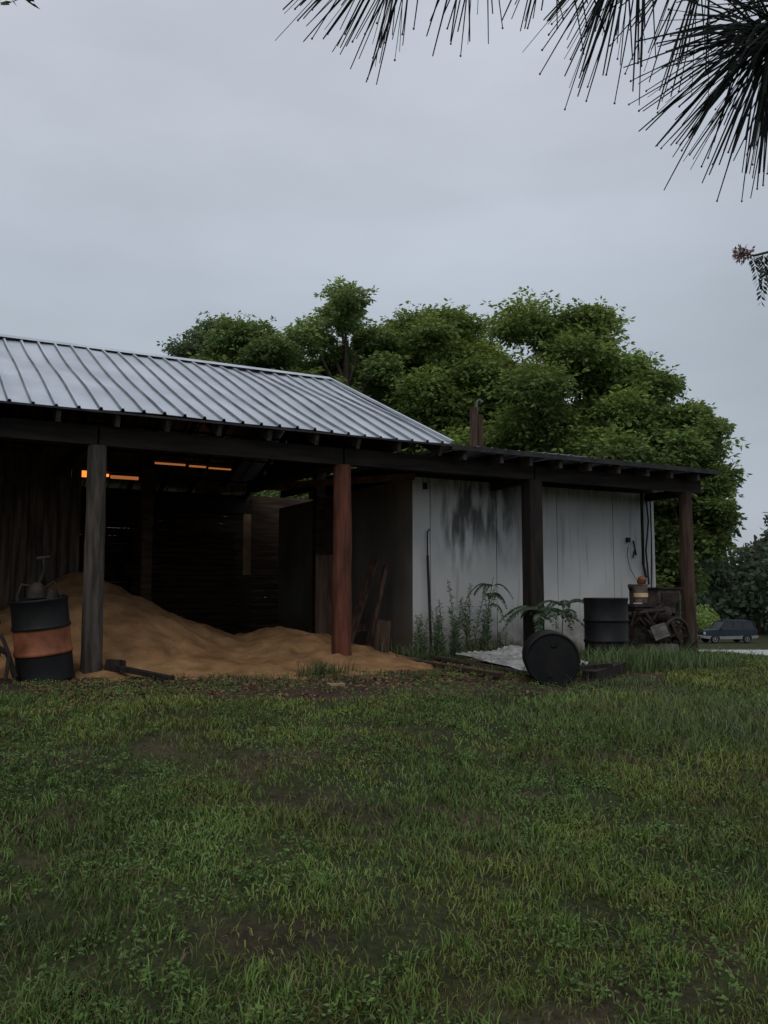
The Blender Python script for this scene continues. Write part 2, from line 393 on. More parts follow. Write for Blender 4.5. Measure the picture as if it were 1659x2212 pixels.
for yy in np.arange(.35,3.4,.75): 
    zz=EZ+(yy-EY)*sl-.035; g.box(XL+.1,XR-.02,yy,yy+.09,zz-.02,zz+.005)
    y2=2*RYy-yy; g.box(XL+.1,XR-.02,y2-.09,y2,zz-.02,zz+.005)
g.obj('rafters',beam_mat,barn); gt.obj('rafter_tails',tail_mat,barn)
g=G()
for x0,x1 in ((XL,-.02),(.0,3.08),(3.1,6.2),(6.22,9.68)):
    dz=random.uniform(-.012,.012)
    g.box(x0,x1,-.075,-.03,2.60+dz,2.82+dz); g.box(x0,x1,.0,.045,2.60-dz,2.815)
g.box(XL,4.6,RYy-.06,RYy+.06,3.3,3.5)
g.box(XL,4.6,BY-.1,BY-.04,2.65,2.85)
for xx in (-3.1,0,3.1): g.box(xx-.05,xx+.05,.06,RYy-.07,2.62,2.80)
for xx in (6.2,9.5): g.box(xx-.05,xx+.05,.06,.98,2.55,2.68)
g.obj('beams',beam_mat,barn,bevel=.006)
def post(name,x,y,r,mat,top,lean=(0,0),sq=False):
    g=G(); n=12; z0=-.15
    if sq: 
        g.beam((x,y,z0),(x+lean[0],y+lean[1],top),r*1.75,r*1.75); o=g.obj(name,mat,barn,bevel=.015)
    else:
        pts=[(x+lean[0]*i/n+random.uniform(-.006,.006),y+lean[1]*i/n,z0+(top-z0)*i/n) for i in range(n+1)]
        rad=[r*(1.06-.12*i/n)*random.uniform(.98,1.02) for i in range(n+1)]
        g.tube(pts,rad,20,jit=.012); o=g.obj(name,mat,barn,smooth=True)
    return o
post('post_1',0,-.01,.112,wood_grey,2.60,(-.01,0))
post('post_2',3.1,-.01,.125,wood_red,2.60,(.0,0))
post('post_3',6.2,-.01,.13,wood_dark,2.60,(.0,0),True)
post('post_4',9.38,-.01,.112,wood_brown,2.60,(-.02,0))
post('post_5',-3.1,-.01,.115,wood_grey,2.60)
for q,(xx,yy) in enumerate(((1.43,3.62),(-1.7,3.62),(4.4,3.62))): post('inner_post_%d'%q,xx,yy,.10,slat_mat,3.3,(0,0),True)
g=G(); x=XL
while x<.2:
    w_=random.uniform(.14,.2); g.box(x,x+w_-.008,3.0+random.uniform(-.01,.01),3.03,0,2.95+random.uniform(-.05,.03)); x+=w_
g.box(XL,.25,3.035,3.08,.6,.7); g.box(XL,.25,3.035,3.08,2.2,2.3)
g.obj('board_partition',board_mat,barn)
g=G(); z=0
while z<3.0:
    hh=random.uniform(.13,.17)
    for x0,x1 in ((XL,2.40),(2.50,4.42),(4.60,7.2)):
        g.box(x0,x1,BY-.03+random.uniform(-.008,.008),BY,z,z+hh-.003)
    z+=hh
g.box(2.38,2.52,BY-.036,BY-.002,0,1.5); g.box(4.40,4.62,BY-.036,BY-.002,0,1.35)
g.box(2.38,2.52,BY-.036,BY-.002,2.95,3.1)
for z0 in np.arange(0,4.6,.16):
    top=z0+.155; inset=max(0,(top-EZ))/sl
    y0=0+inset if top>EZ else 0.05; y1=BY-.04-(inset if top>EZ else 0)
    if y1>y0: g.box(XL+.01,XL+.04,y0,y1,z0,top)
    if z0>2.95 and y1>y0: g.box(XR-.12,XR-.09,y0,y1,z0,top)
g.box(XL,7.2,BY+.002,BY+.02,2.85,3.05)
g.obj('slat_wall',slat_mat,barn)
g=G()
for z in np.arange(.0,2.2,.11):
    for yy in (6.9,7.15): g.box(1.9+random.uniform(-.12,.1),4.1+random.uniform(-.15,.1),yy,yy+.22,z,z+.09)
g.obj('lumber_rack',slat_mat,barn)
g=G(); g.box(4.30,4.9,BY+.35,BY+.38,1.2,3.05); g.box(2.3,2.7,BY+.35,BY+.38,2.0,2.9); g.obj('gap_panel',cream,barn)  # added pale panel behind the wall gaps, catching sky light
g=G(); g.beam((2.6,4.9,2.74),(4.75,.95,2.68),.06,.1); g.obj('ceiling_plate',noise_mat('new_wood',(.09,.05,.028),(.20,.12,.065),5,(1,1,1)),barn)

# ---- white room
room=empty('white_storage_room')
g=G(); WX0,WX1,WY=4.76,9.66,1.0
xs=[WX0,5.06,6.28,7.5,8.72,WX1]
for i_ in range(len(xs)-1): g.box(xs[i_]+.007,xs[i_+1]-.007,WY+random.uniform(-.004,.004),WY+.04,.03,2.68)
g.obj('front_panels',white_wall,room)
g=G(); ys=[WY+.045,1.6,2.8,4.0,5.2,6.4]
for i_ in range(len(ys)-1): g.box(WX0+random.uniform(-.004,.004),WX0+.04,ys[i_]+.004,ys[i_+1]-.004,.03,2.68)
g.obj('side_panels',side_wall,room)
g=G()
for i_ in range(len(ys)-1): g.box(WX1-.04,WX1,ys[i_]+.004,ys[i_+1]-.004,.03,2.68)
g.box(WX0+.05,WX1-.05,6.36,6.4,.03,2.68)
g.obj('back_panels',white_wall,room)
g=G(); g.box(WX0+.05,WX1-.05,WY+.05,6.3,-.05,2.6); g.obj('core',dark_metal,room)
g=G()
g.box(WX0-.012,WX0+.05,WY-.016,WY-.006,.03,2.68)
g.box(WX1-.05,WX1+.005,WY-.016,WY-.006,.03,2.68)
g.obj('corner_trim',white_wall,room)
g=G(); g.box(WX0-.02,WX1+.02,WY-.05,WY+.02,-.1,.028); g.obj('foundation',concrete,room)
g=G(); g.box(WX0,WX1,WY-.02,WY+.04,2.69,2.76); g.obj('top_plate',beam_mat,room)
g=G()
g.beam((9.02,.62,2.66),(9.33,.93,1.45),.05,.05)
g.tube([(9.33,.93,1.45),(9.38,.95,1.3),(9.42,.95,1.22)],.02,8)
g.tube([(9.45,.95,2.7),(9.5,.95,2.2),(9.42,.95,1.7),(9.47,.95,1.1)],.016,6)
g.tube([(9.55,.95,2.7),(9.56,.95,1.9),(9.52,.95,1.0)],.012,6)
g.tube([(9.36,.95,1.46),(9.40,.93,1.3),(9.2,.95,1.15),(9.05,.95,1.35),(8.98,.95,1.6),(9.02,.96,1.75)],.006,6)
g.tube([(9.12,.96,1.55),(9.16,.96,1.68),(9.2,.96,1.6),(9.14,.96,1.85)],.014,6)
g.box(9.0,9.06,.94,.995,1.82,1.9)
g.obj('conduit',dark_metal,room,smooth=True)
g=G(); g.tube([(4.98,.85,0),(4.97,.93,1.5)],.02,8); g.tube([(4.97,.93,1.45),(4.98,.95,1.85),(5.02,.95,1.9)],.012,6); g.box(4.93,4.99,.955,.995,2.5,2.6)
g.obj('leaning_rod',rust,room)

ch=empty('wooden_vent_stack')
g=G(); g.box(7.90,8.02,4.0,4.10,2.95,4.66); g.box(8.06,8.17,4.02,4.12,2.95,4.52); g.box(8.0,8.10,4.05,4.09,3.2,3.3); g.obj('timbers',wood_brown,ch)
g=G(); g.tube([(8.14,4.2,3.0),(8.14,4.2,4.78),(8.15,4.19,4.83),(8.19,4.16,4.86),(8.24,4.14,4.81)],.028,10); g.obj('pipe',concrete,ch,smooth=True)

glow=empty('rafter_glow_strip')  # added glowing strip standing in for warm light on the rafters
m,nt,b=newmat('rafter_glow'); b.inputs['Base Color'].default_value=(.9,.4,.15,1); b.inputs['Emission Color'].default_value=(1,.22,.035,1); b.inputs['Emission Strength'].default_value=1.8
m3,nt,b=newmat('rafter_glow_dim'); b.inputs['Base Color'].default_value=(.5,.2,.08,1); b.inputs['Emission Color'].default_value=(1,.34,.10,1); b.inputs['Emission Strength'].default_value=.30
g=G(); g.box(.50,.82,5.0,5.06,2.90,3.0); g.box(.84,1.1,5.0,5.06,2.93,2.97); g.obj('tube',m,glow)
g=G(); g.box(1.14,1.6,5.0,5.06,2.905,2.955); g.obj('glow_strip_dim',m3,glow)
g=G(); g.box(.5,1.65,4.98,5.08,3.005,3.05); g.obj('housing',dark_metal,glow)
g=G(); g.tube([(.7,5.03,3.05),(.7,5.03,3.9)],.006,5); g.tube([(1.5,5.03,3.05),(1.5,5.03,3.9)],.006,5); g.obj('hangers',dark_metal,glow)
l2=empty('rafter_glow_strip'); g=G()  # second added glow, stands in for warm light on the purlins
g.box(2.1,2.7,6.0,6.05,3.36,3.39); g.box(2.78,3.1,6.0,6.05,3.35,3.38); g.box(3.16,3.6,6.0,6.05,3.34,3.365); g.obj('tube',m3,l2)
g=G(); g.box(2.05,3.65,5.98,6.07,3.415,3.45); g.obj('housing',dark_metal,l2)

# ------------------------------------------------------------------ sawdust
nx,ny=230,200; xs=np.linspace(-2.6,4.74,nx); ys=np.linspace(-1.8,6.5,ny); XX,YY=np.meshgrid(xs,ys,indexing='ij')
def cone(cx,cy,h,sx,sy): 
    d=np.sqrt(((XX-cx)/sx)**2+((YY-cy)/sy)**2); return h*np.clip(1-d,-1,1)
A=cone(.40,2.9,1.30,2.8,3.3); B=cone(2.95,1.7,.55,1.9,2.5); C_=cone(3.2,.05,.22,1.5,1.4); E_=cone(1.4,-.15,.18,2.3,1.45)
kk=14.0; H=np.log(np.exp(A*kk)+np.exp(B*kk)+np.exp(C_*kk)+np.exp(E_*kk))/kk-.06
H+= (fnoise(XX,YY,.9,90)-.5)*.16*np.clip(H*4,0,1)+(fnoise(XX,YY,.15,95,3)-.5)*.07
edge=(H-.02+ (fnoise(XX,YY,.4,97)-.5)*.14)
Zs=np.where(edge>0,gz(XX,YY)+np.maximum(edge,0),gz(XX,YY)-.04)
V=np.stack([XX,YY,Zs],-1).reshape(-1,3); i=np.arange(nx-1)[:,None]*ny; j=np.arange(ny-1)[None,:]
F=np.stack([i+j,i+ny+j,i+ny+j+1,i+j+1],-1).reshape(-1,4)
npmesh('sawdust_pile',V,F,sawdust,smooth=True)
n=9000; px=rng.uniform(-.8,5.4,n); py=rng.normal(-1.3,.75,n); P=np.stack([px,py,gz(px,py)+.006],-1)
az=rng.uniform(0,6.28,n); V,F,C=leafquads(P,np.stack([np.cos(az),np.sin(az),rng.uniform(0,.3,n)],-1),rng.uniform(.02,.06,n),rng.uniform(.01,.025,n),np.array([.21,.13,.07])*rng.uniform(.2,1.2,(n,1)))
npmesh('wood_chips',V,F,attr_mat('chip',.9,0),C)

# ------------------------------------------------------------------ drums
def drum(name,M,bands,mats,R=.29,Hh=.88):
    e=empty(name); pr=[];mi=[]
    zs=[0,.015,.03,.05,.28,.29,.305,.32,.335,.55,.56,.575,.59,.605,.83,.85,.865,.88]
    rs_=[R*.98,R+.01,R+.008,R,R,R+.01,R+.014,R+.01,R,R,R+.01,R+.014,R+.01,R,R,R+.008,R+.01,R*.985]
    pr=list(zip(rs_,[z*Hh/.88 for z in zs]))+[(R*.96,Hh-.002),(R*.95,Hh-.02),(R*.5,Hh-.018),(.02,Hh-.018)]
    for i_ in range(len(pr)-1):
        zc=(pr[i_][1]+pr[i_+1][1])/2; k_=0
        for (a,b_,c) in bands:
            if a<=zc<=b_ and i_<17: k_=c
        mi.append(k_)
    g=G(); g.lathe(pr,36,M,mi); g.obj('shell',mats,e,smooth=True)
    g=G(); g.lathe([(.032,0),(.036,.012),(.03,.018),(.005,.018)],14,M@Matrix.Translation((.16,0,Hh-.018)))
    g.lathe([(.018,0),(.02,.012),(.01,.015),(.003,.015)],12,M@Matrix.Translation((-.17,.02,Hh-.018)))
    g.obj('bungs',mats[0],e,smooth=True)
    return e
M=Matrix.Translation((-.50,-.2,-.0))@Matrix.Rotation(math.radians(-7),4,'Y')@Matrix.Rotation(math.radians(3),4,'X')@Matrix.Rotation(.7,4,'Z')
drum('steel_drum',M,[(.29,.56,1)],[drum_black,drum_orange])
zd=float(gz(6.41,-1.32))
drum('steel_drum',Matrix.Translation((6.45,-1.25,zd-.0)),[],[drum_black])
zg=float(gz(4.15,-2.9))
ax=Vector((-.57,-.82,0)).normalized()
Rm=Vector((0,0,1)).rotation_difference(ax).to_matrix().to_4x4()
M=Matrix.Translation(Vector((4.14,-2.95,zg+.275))-ax*.82)@Rm@Matrix.Rotation(.9,4,'Z')
drum('steel_drum',M,[],[drum_black],R=.275,Hh=.84)

e=empty('hand_pump'); g=G()
bx,by,bz=-.58,-.22,.87
g.tube([(bx-.05,by,bz),(bx-.05,by,bz+.10),(bx-.03,by,bz+.16)],[.10,.09,.05],12)
g.tube([(bx+.10,by,bz-.01),(bx+.11,by,bz+.09)],[.07,.05],10)
g.tube([(bx-.03,by,bz+.15),(bx+.02,by,bz+.30),(bx+.01,by,bz+.42)],.018,8)
g.tube([(bx-.06,by,bz+.42),(bx+.07,by,bz+.44)],.02,8)
g.tube([(bx-.05,by,bz+.12),(bx-.2,by,bz+.14),(bx-.24,by,bz+.02),(bx-.22,by,bz-.1)],.018,8)
g.tube([(bx+.02,by,bz+.1),(bx+.12,by,bz+.18),(bx+.2,by,bz+.02),(bx+.26,by-.02,bz-.3)],.012,8)
g.obj('body',rust,e,smooth=True)
e=empty('rusty_implement'); g=G()
g.tube([(-1.25,-.1,.0),(-1.15,-.15,.35),(-1.0,-.2,.62),(-1.05,-.1,.85)],.035,8)
g.tube([(-1.3,-.3,.55),(-.9,-.3,.30),(-.82,-.35,.05)],.03,8); g.beam((-1.5,-.1,.3),(-.95,-.15,.28),.08,.05)
g.tube([(-.92,-.42,.02),(-.90,-.45,.3),(-.98,-.4,.5)],.02,8)
g.obj('frame',rust,e,smooth=True)
g=G(); g.tube([(.22,-.12,-.02),(.24,-.1,.18)],[.13,.11],9,jit=.15); g.beam((.25,-.25,.10),(.62,-1.05,.03),.09,.05); g.obj('firewood_chunk',wood_dark)
g=G(); g.beam((4.15,.70,.05),(3.95,-2.3,.03),.10,.035); g.obj('wooden_plank',wood_brown)
g=G(); g.beam((4.7,.35,.05),(4.35,-2.6,.02),.09,.035); g.obj('wooden_plank',wood_grey)
xs=np.linspace(0,.85,40); ys=np.linspace(0,1.9,24); U,W=np.meshgrid(xs,ys,indexing='ij')
Zc=.02*np.sin(U*2*math.pi/.09)+.08*(fnoise(U,W,.5,120)-.3)+.07*sstep(.5,.85,U)+.03*W
a_=math.radians(-8); Xs=4.15+U*math.cos(a_)-W*math.sin(a_)+.22; Ys=-2.2+U*math.sin(a_)+W*math.cos(a_)
V=np.stack([Xs,Ys,gz(Xs,Ys)+.06+Zc],-1).reshape(-1,3); i=np.arange(39)[:,None]*24; j=np.arange(23)[None,:]
npmesh('corrugated_metal_sheet',V,np.stack([i+j,i+24+j,i+25+j,i+j+1],-1).reshape(-1,4),metal_sheet,smooth=True)
g=G(); g.beam((3.75,1.2,0.1),(4.3,1.35,1.45),.16,.03); g.beam((4.0,1.0,.1),(4.35,1.1,1.35),.05,.09); g.beam((3.55,1.6,.4),(4.35,1.7,.42),.12,.1); g.beam((3.6,1.5,.3),(3.6,1.5,1.5),.4,.03)
g.beam((4.05,.7,.05),(4.12,.75,.55),.22,.06)
g.obj('leaning_boards',wood_brown)

# ------------------------------------------------------------------ old engine & junk by post 4
jz=float(gz(7.8,-.8))
e=empty('junk_engine'); g=G()
g.box(7.35,7.95,-.85,-.45,jz+.10,jz+.48); g.box(7.42,7.72,-.8,-.5,jz+.48,jz+.78)
for q in range(7): g.box(7.39,7.75,-.83,-.47,jz+.50+q*.04,jz+.512+q*.04)   # cooling fins
g.tube([(7.5,-.9,jz+.3),(7.9,-.9,jz+.3)],.12,14); g.tube([(7.3,-.7,jz+.62),(7.85,-.95,jz+.7)],.04,8)
g.tube([(7.42,-.88,jz+.22),(7.42,-.95,jz+.22)],.15,18); g.tube([(7.95,-.62,jz+.62),(8.25,-.62,jz+.62)],.12,16)
for q in range(14):
    x0=random.uniform(7.3,8.2); z0=jz+random.uniform(.1,.8); g.tube([(x0,-.86,z0),(x0+random.uniform(-.1,.1),-.95,z0+random.uniform(-.1,.1)),(x0+random.uniform(-.25,.25),-.9,z0+random.uniform(-.25,.2))],random.uniform(.012,.03),7)
# spoked flywheel
fc=Vector((8.0,-1.02,jz+.32))
ring=[fc+Vector((.25*math.cos(t),0,.25*math.sin(t))) for t in [q*2*math.pi/24 for q in range(25)]]
g.tube(ring,.028,8)
for q in range(6):
    t=q*math.pi/3; g.beam(fc,fc+Vector((.24*math.cos(t),0,.24*math.sin(t))),.03,.03)
g.tube([fc+Vector((0,.05,0)),fc-Vector((0,.07,0))],.06,14); g.tube([fc+Vector((0,.05,0)),fc+Vector((0,.4,0))],.03,8)
g.tube([(7.5,-.65,jz+.78),(7.5,-.65,jz+.98),(7.42,-.7,jz+1.05)],.03,8); g.beam((7.2,-.95,jz+.03),(8.6,-.85,jz+.03),.08,.08); g.beam((7.2,-.45,jz+.03),(8.6,-.4,jz+.03),.08,.08)
g.obj('block',rust,e,bevel=.008)
e=empty('metal_cabinet'); g=G(); g.box(8.15,8.62,-.55,-.2,jz-.1,jz+1.0); g.obj('case',noise_mat('cab',(.03,.024,.02),(.085,.07,.06),6,rough=.7,bump=.2),e,bevel=.02)
g=G(); g.box(8.20,8.57,-.562,-.552,jz+.55,jz+.95); g.box(8.20,8.57,-.562,-.552,jz+.08,jz+.48); g.box(8.52,8.545,-.58,-.563,jz+.7,jz+.8); g.box(8.12,8.65,-.58,-.17,jz+1.002,jz+1.03); g.obj('door_panels',rust,e)
e=empty('paint_bucket'); g=G(); g.lathe([(.10,0),(.115,.25),(.122,.252),(.122,.27),(.02,.272)],20,Matrix.Translation((7.66,-.66,jz+.80))); g.obj('pail',noise_mat('pail',(.05,.035,.03),(.14,.11,.09),9),e,smooth=True)
g=G(); g.lathe([(.117,.08),(.1185,.14)],20,Matrix.Translation((7.66,-.66,jz+.80))); g.obj('label',cream,e,smooth=True)
g=G(); g.lathe([(.05,0),(.07,.04),(.06,.1),(.02,.13),(.005,.14)],12,Matrix.Translation((7.72,-.62,jz+1.07))@Matrix.Rotation(.4,4,'X')); g.obj('orange_rag',drum_orange,smooth=True)
def cinder(M):
    e=empty('cinder_block'); g=G()
    L_,W_,H_=.40,.20,.20
    for x0,x1,y0,y1 in ((0,L_,0,.035),(0,L_,W_-.035,W_),(0,.04,.036,W_-.036),(L_/2-.02,L_/2+.02,.036,W_-.036),(L_-.04,L_,.036,W_-.036)): g.box(x0,x1,y0,y1,0,H_)
    g.V=[tuple(M@Vector(v)) for v in g.V]; g.obj('block',concrete,e,bevel=.004)
cinder(Matrix.Translation((7.25,-1.35,jz+.28))@Matrix.Rotation(.5,4,'Z')@Matrix.Rotation(1.2,4,'X')@Matrix.Rotation(.25,4,'Y'))
cinder(Matrix.Translation((7.30,-1.25,jz+.02))@Matrix.Rotation(-.2,4,'Z'))
g=G()
for q in range(7):
    x0=random.uniform(7.1,8.4);y0=random.uniform(-1.3,-.6)
    g.beam((x0,y0,jz+random.uniform(.02,.3)),(x0+random.uniform(-.5,.3),y0+random.uniform(-.2,.2),jz+random.uniform(.02,.4)),.07,.04)
g.obj('scrap_wood',wood_dark)
g=G(); g.beam((4.85,-2.7,.0),(5.7,-2.3,.05),.16,.12); g.beam((4.75,-2.5,.08),(5.3,-2.55,.1),.1,.05); g.obj('old_timbers',wood_dark)
g=G(); g.beam((1.95,-2.05,-.02),(2.12,-2.1,-.02),.12,.05); g.obj('wood_offcut',noise_mat('offcut',(.20,.14,.08),(.36,.28,.17),5))

# ------------------------------------------------------------------ weeds
def bez(p0,p1,p2,n):
    return [Vector(p0)*(1-t)**2+Vector(p1)*2*t*(1-t)+Vector(p2)*t*t for t in [i_/n for i_ in range(n+1)]]
stem_mat=noise_mat('stem',(.05,.08,.034),(.10,.13,.055),9)
def weed(name,x,y,h,nst,spread=.12):
    e=empty(name); g=G(); P=[];D_=[];Ln=[];Wd=[]
    z0=float(gz(x,y))
    for s_ in range(nst):
        bx_=x+random.uniform(-spread,spread)*.7; by_=y+random.uniform(-.06,.06); hh=h*random.uniform(.55,1)
        lx=random.uniform(-.18,.22)*hh; pts=bez((bx_,by_,z0-.02),(bx_+lx*.2,by_,z0+hh*.6),(bx_+lx,by_+random.uniform(-.05,.05),z0+hh),10)
        g.tube(pts,[.007*(1-.07*i_) for i_ in range(11)],5)
        nl=int(hh*110)
        for q in range(nl):
            t=.12+.88*q/nl; i0=min(int(t*10),9); p=pts[i0].lerp(pts[i0+1],t*10-i0)
            az=random.uniform(0,6.28); P.append(p); D_.append((math.cos(az),math.sin(az),random.uniform(.2,1.1))); L_=random.uniform(.05,.13)*(1.15-.7*t); Ln.append(L_); Wd.append(L_*.16+.003)
    g.obj('stems',stem_mat,e)
    n=len(P); c=np.array([.070,.108,.052])*rng.uniform(.6,1.3,(n,1))
    V,F,C=leafquads(np.array([tuple(p) for p in P]),np.array(D_),Ln,Wd,c); npmesh('leaves',V,F,leafmat,C,parent=e)
for (x,y,h,k_) in ((4.55,.45,.7,5),(4.95,.55,.95,5),(5.15,.5,1.2,4),(5.38,.45,1.1,5),(5.68,.5,.85,4),(5.0,.2,.6,5),(4.75,.3,.55,5),(5.5,.15,1.2,2),(6.0,.55,.4,4),(7.0,-.9,.5,3),(8.55,-.8,.4,3)):
    weed('tall_weed',x,y,h,k_)
def sapling(name,x,y,h,nf,fl,stemtop=None,drp=.35):
    e=empty(name); g=G(); z0=float(gz(x,y)); P=[];D_=[];Ln=[];Wd=[]
    tx_,ty_=stemtop or (x,y)
    pts=bez((x,y,z0-.02),(x+.02,y,z0+h*.5),(tx_,ty_,z0+h),8); g.tube(pts,[.010-.0007*i_ for i_ in range(9)],6)
    for f_ in range(nf):
        az=f_/nf*6.283+random.uniform(-.3,.3); t=random.uniform(.72,1); st=pts[min(int(t*8),8)]
        L_=fl*random.uniform(.8,1.1); dx,dy=math.cos(az)*L_,math.sin(az)*L_
        fr=bez(st,st+Vector((dx*.5,dy*.5,L_*.45)),st+Vector((dx,dy,-L_*drp*random.uniform(.2,1.2))),16)
        g.tube(fr,.003,4)
        for q in range(2,17):
            tang=(fr[q]-fr[q-1]).normalized(); side=tang.cross(Vector((0,0,1))).normalized()
            for s_ in (-1,1):
                for _r in (0,.5):
                    p=fr[q-1].lerp(fr[q],_r); P.append(tuple(p)); d_=side*s_+tang*.55+Vector((0,0,-.35)); D_.append(tuple(d_))
                    Ln.append(.10*fl/.5*math.sin(math.pi*(.12+.8*(q/17)))); Wd.append(.022*fl/.5)
    g.obj('stem',stem_mat,e); n=len(P)
    c=np.array([.065,.102,.058])*rng.uniform(.7,1.25,(n,1))
    V,F,C=leafquads(np.array(P),np.array(D_),Ln,Wd,c,.05); npmesh('fronds',V,F,leafmat,C,parent=e)
sapling('mimosa_sapling',5.72,.55,1.18,10,.36,(5.86,.5),.5)
sapling('mimosa_sapling',5.98,-.42,.72,10,.62,(6.05,-.45),.35)
sapling('mimosa_sapling',6.25,-.55,.85,7,.52,(6.32,-.55),.3)

# ------------------------------------------------------------------ trees
treeleaf=attr_mat('tree_leaf',.6,.35,spec=.2)
def tree(name,r,f,top,cr,bottom,seed,dens=1.0,col=(.085,.125,.035),sparse=0,leafL=.27):
    rg=np.random.default_rng(seed); rd=random.Random(seed)
    x,y,_=site(r,f,0); z0=float(gz(x,y)); e=empty(name)
    col=np.array(col)*2.0
    H_=top-bottom; pads=[]; g=G(); tr=.10+.012*top
    tp=[(x+rd.uniform(-.06,.06)*i_,y+rd.uniform(-.06,.06)*i_,z0-.2+(top*.85-z0)*i_/7) for i_ in range(8)]
    g.tube(tp,[tr*(1.15-i_*.13) for i_ in range(8)],9)
    nb=int(6+H_*1.6)
    for q in range(nb):
        t=((q+.5)/nb); tt=.12+.86*t
        env=math.sqrt(max(.02,1-((tt-.42)/.66)**2))*cr
        an=q*2.4+rd.uniform(-.5,.5); rad=env*rd.uniform(.72,1.15)
        z=bottom+H_*tt-(.25 if tt>.8 else 0); i_=min(6,max(1,int((z-1.2-z0)/(top*.85-z0)*7)))
        s_=Vector(tp[i_]); end=Vector((x+math.cos(an)*rad*.75,y+math.sin(an)*rad*.75,z))
        m_=s_.lerp(end,.5)+Vector((0,0,.3)); g.tube([s_,m_,end],[.07,.045,.02],5)
        for w_ in range(4 if not sparse else 3):
            o_=Vector((rd.gauss(0,.34)*cr*.55,rd.gauss(0,.34)*cr*.55,rd.gauss(0,.28)*cr*.5))
            if w_==0: o_=o_*.2+Vector((math.cos(an),math.sin(an),.15))*rad*.18
            c=end+o_; c.z=min(c.z,top-.22*cr); g.tube([m_.lerp(end,.7),c,c+o_*.25],[.025,.012,.004],4)
            pads.append((np.array(c),cr*rd.uniform(.15,.29),rd.uniform(.68,1.3)))
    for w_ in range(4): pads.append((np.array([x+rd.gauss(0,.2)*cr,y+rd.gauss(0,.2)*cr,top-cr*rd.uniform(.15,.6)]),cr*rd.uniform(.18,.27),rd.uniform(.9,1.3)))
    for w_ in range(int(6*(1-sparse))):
        tt=rd.uniform(.1,.7); an=rd.uniform(0,6.28); pads.append((np.array([x+math.cos(an)*cr*.4,y+math.sin(an)*cr*.4,bottom+H_*tt]),cr*.40,.55))  # inner pads: crown shade put into a darker leaf colour
    g.obj('trunk_and_limbs',bark,e)
    P=[];D_=[];C=[];Ln=[]
    for c,lr,br in pads:
        nt2=int(290*dens*(lr/.6)**2*(1-.35*sparse))+25
        u=rg.normal(size=(nt2,3)); u/=np.linalg.norm(u,axis=1,keepdims=True)
        rad=lr*(rg.random(nt2)**.5)*np.where(rg.random(nt2)<.22,1.6,1.0)
        tw=c+u*rad[:,None]*np.array([1.25,1.25,.66])
        for q in range(7):
            az=rg.uniform(0,6.283,nt2); out=u*.5+np.stack([np.cos(az),np.sin(az),rg.uniform(-.9,.2,nt2)],-1)
            P.append(tw+out*.05); D_.append(out); Ln.append(rg.uniform(.55,1.2,nt2)*leafL*.62)
            cc=np.array(col)*br*rg.uniform(.7,1.3,(nt2,1)); hi=np.clip(u[:,2:3],0,1); cc=cc*(1+hi*np.array([.35,.25,.05])); C.append(cc)  # pad tops lightened in the leaf colour, painted light from above
    P=np.concatenate(P);D_=np.concatenate(D_);C=np.concatenate(C);Ln=np.concatenate(Ln)
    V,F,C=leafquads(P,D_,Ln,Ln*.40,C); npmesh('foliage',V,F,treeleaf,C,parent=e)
    return e
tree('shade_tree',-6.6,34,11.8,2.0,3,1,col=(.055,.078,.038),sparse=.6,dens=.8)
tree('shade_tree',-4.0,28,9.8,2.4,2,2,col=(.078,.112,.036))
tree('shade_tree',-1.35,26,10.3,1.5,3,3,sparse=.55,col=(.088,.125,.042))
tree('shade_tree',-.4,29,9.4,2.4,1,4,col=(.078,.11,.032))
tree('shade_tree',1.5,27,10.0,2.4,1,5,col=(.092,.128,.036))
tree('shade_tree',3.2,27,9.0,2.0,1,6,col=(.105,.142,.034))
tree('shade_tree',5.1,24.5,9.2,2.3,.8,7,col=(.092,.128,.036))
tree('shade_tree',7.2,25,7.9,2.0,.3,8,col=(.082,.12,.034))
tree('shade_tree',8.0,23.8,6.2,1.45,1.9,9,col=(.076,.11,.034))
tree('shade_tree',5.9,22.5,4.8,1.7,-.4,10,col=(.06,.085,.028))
def foliage_mass(name,items,leaf,per,col,mat=treeleaf,seed=5):
    rg=np.random.default_rng(seed); P=[];D_=[];C=[]
    for (x,y,z,r_,b_) in items:
        n=int(per*r_*r_); u=rg.normal(size=(n,3)); u/=np.linalg.norm(u,axis=1,keepdims=True); u[:,2]=np.abs(u[:,2])*np.where(rg.random(n)<.75,1,-1)
        P.append(np.array([x,y,z])+u*(r_*rg.uniform(.7,1.12,n))[:,None]); D_.append(u*.5+rg.normal(size=(n,3))*.7+[0,0,-.3])
        C.append(np.array(col)*b_*rg.uniform(.6,1.4,(n,1))*(1+.4*np.clip(u[:,2:3],0,1)))  # upward leaves get top light painted into their colour
    P=np.concatenate(P);D_=np.concatenate(D_);C=np.concatenate(C); n=len(P); Ln=rg.uniform(.6,1.3,n)*leaf
    V,F,C=leafquads(P,D_,Ln,Ln*.6,C); return npmesh(name,V,F,mat,C)
it=[]
for q in range(16):
    f=random.uniform(21,26); r_=f*random.uniform(.22,.325); x,y,_=site(r_,f,0); z=float(gz(x,y)); s_=random.uniform(.6,1.0)
    it.append((x,y,z+random.uniform(.1,1.2),s_,random.uniform(.5,1.1)))
foliage_mass('undergrowth',it,.17,600,(.07,.095,.04))
it=[]
for a,f,s_ in ((29.2,84,1.2),(30.4,85,1.5),(28.2,86,1.3),(31.6,87,1.2),(30,84,1.1)):
    x,y,_=site(a,f,0); it.append((x,y,float(gz(x,y))+1.1*s_,s_,1.3))
foliage_mass('hedge_bush',it,.24,300,(.14,.20,.055),seed=8)
it=[]; rd=random.Random(4)
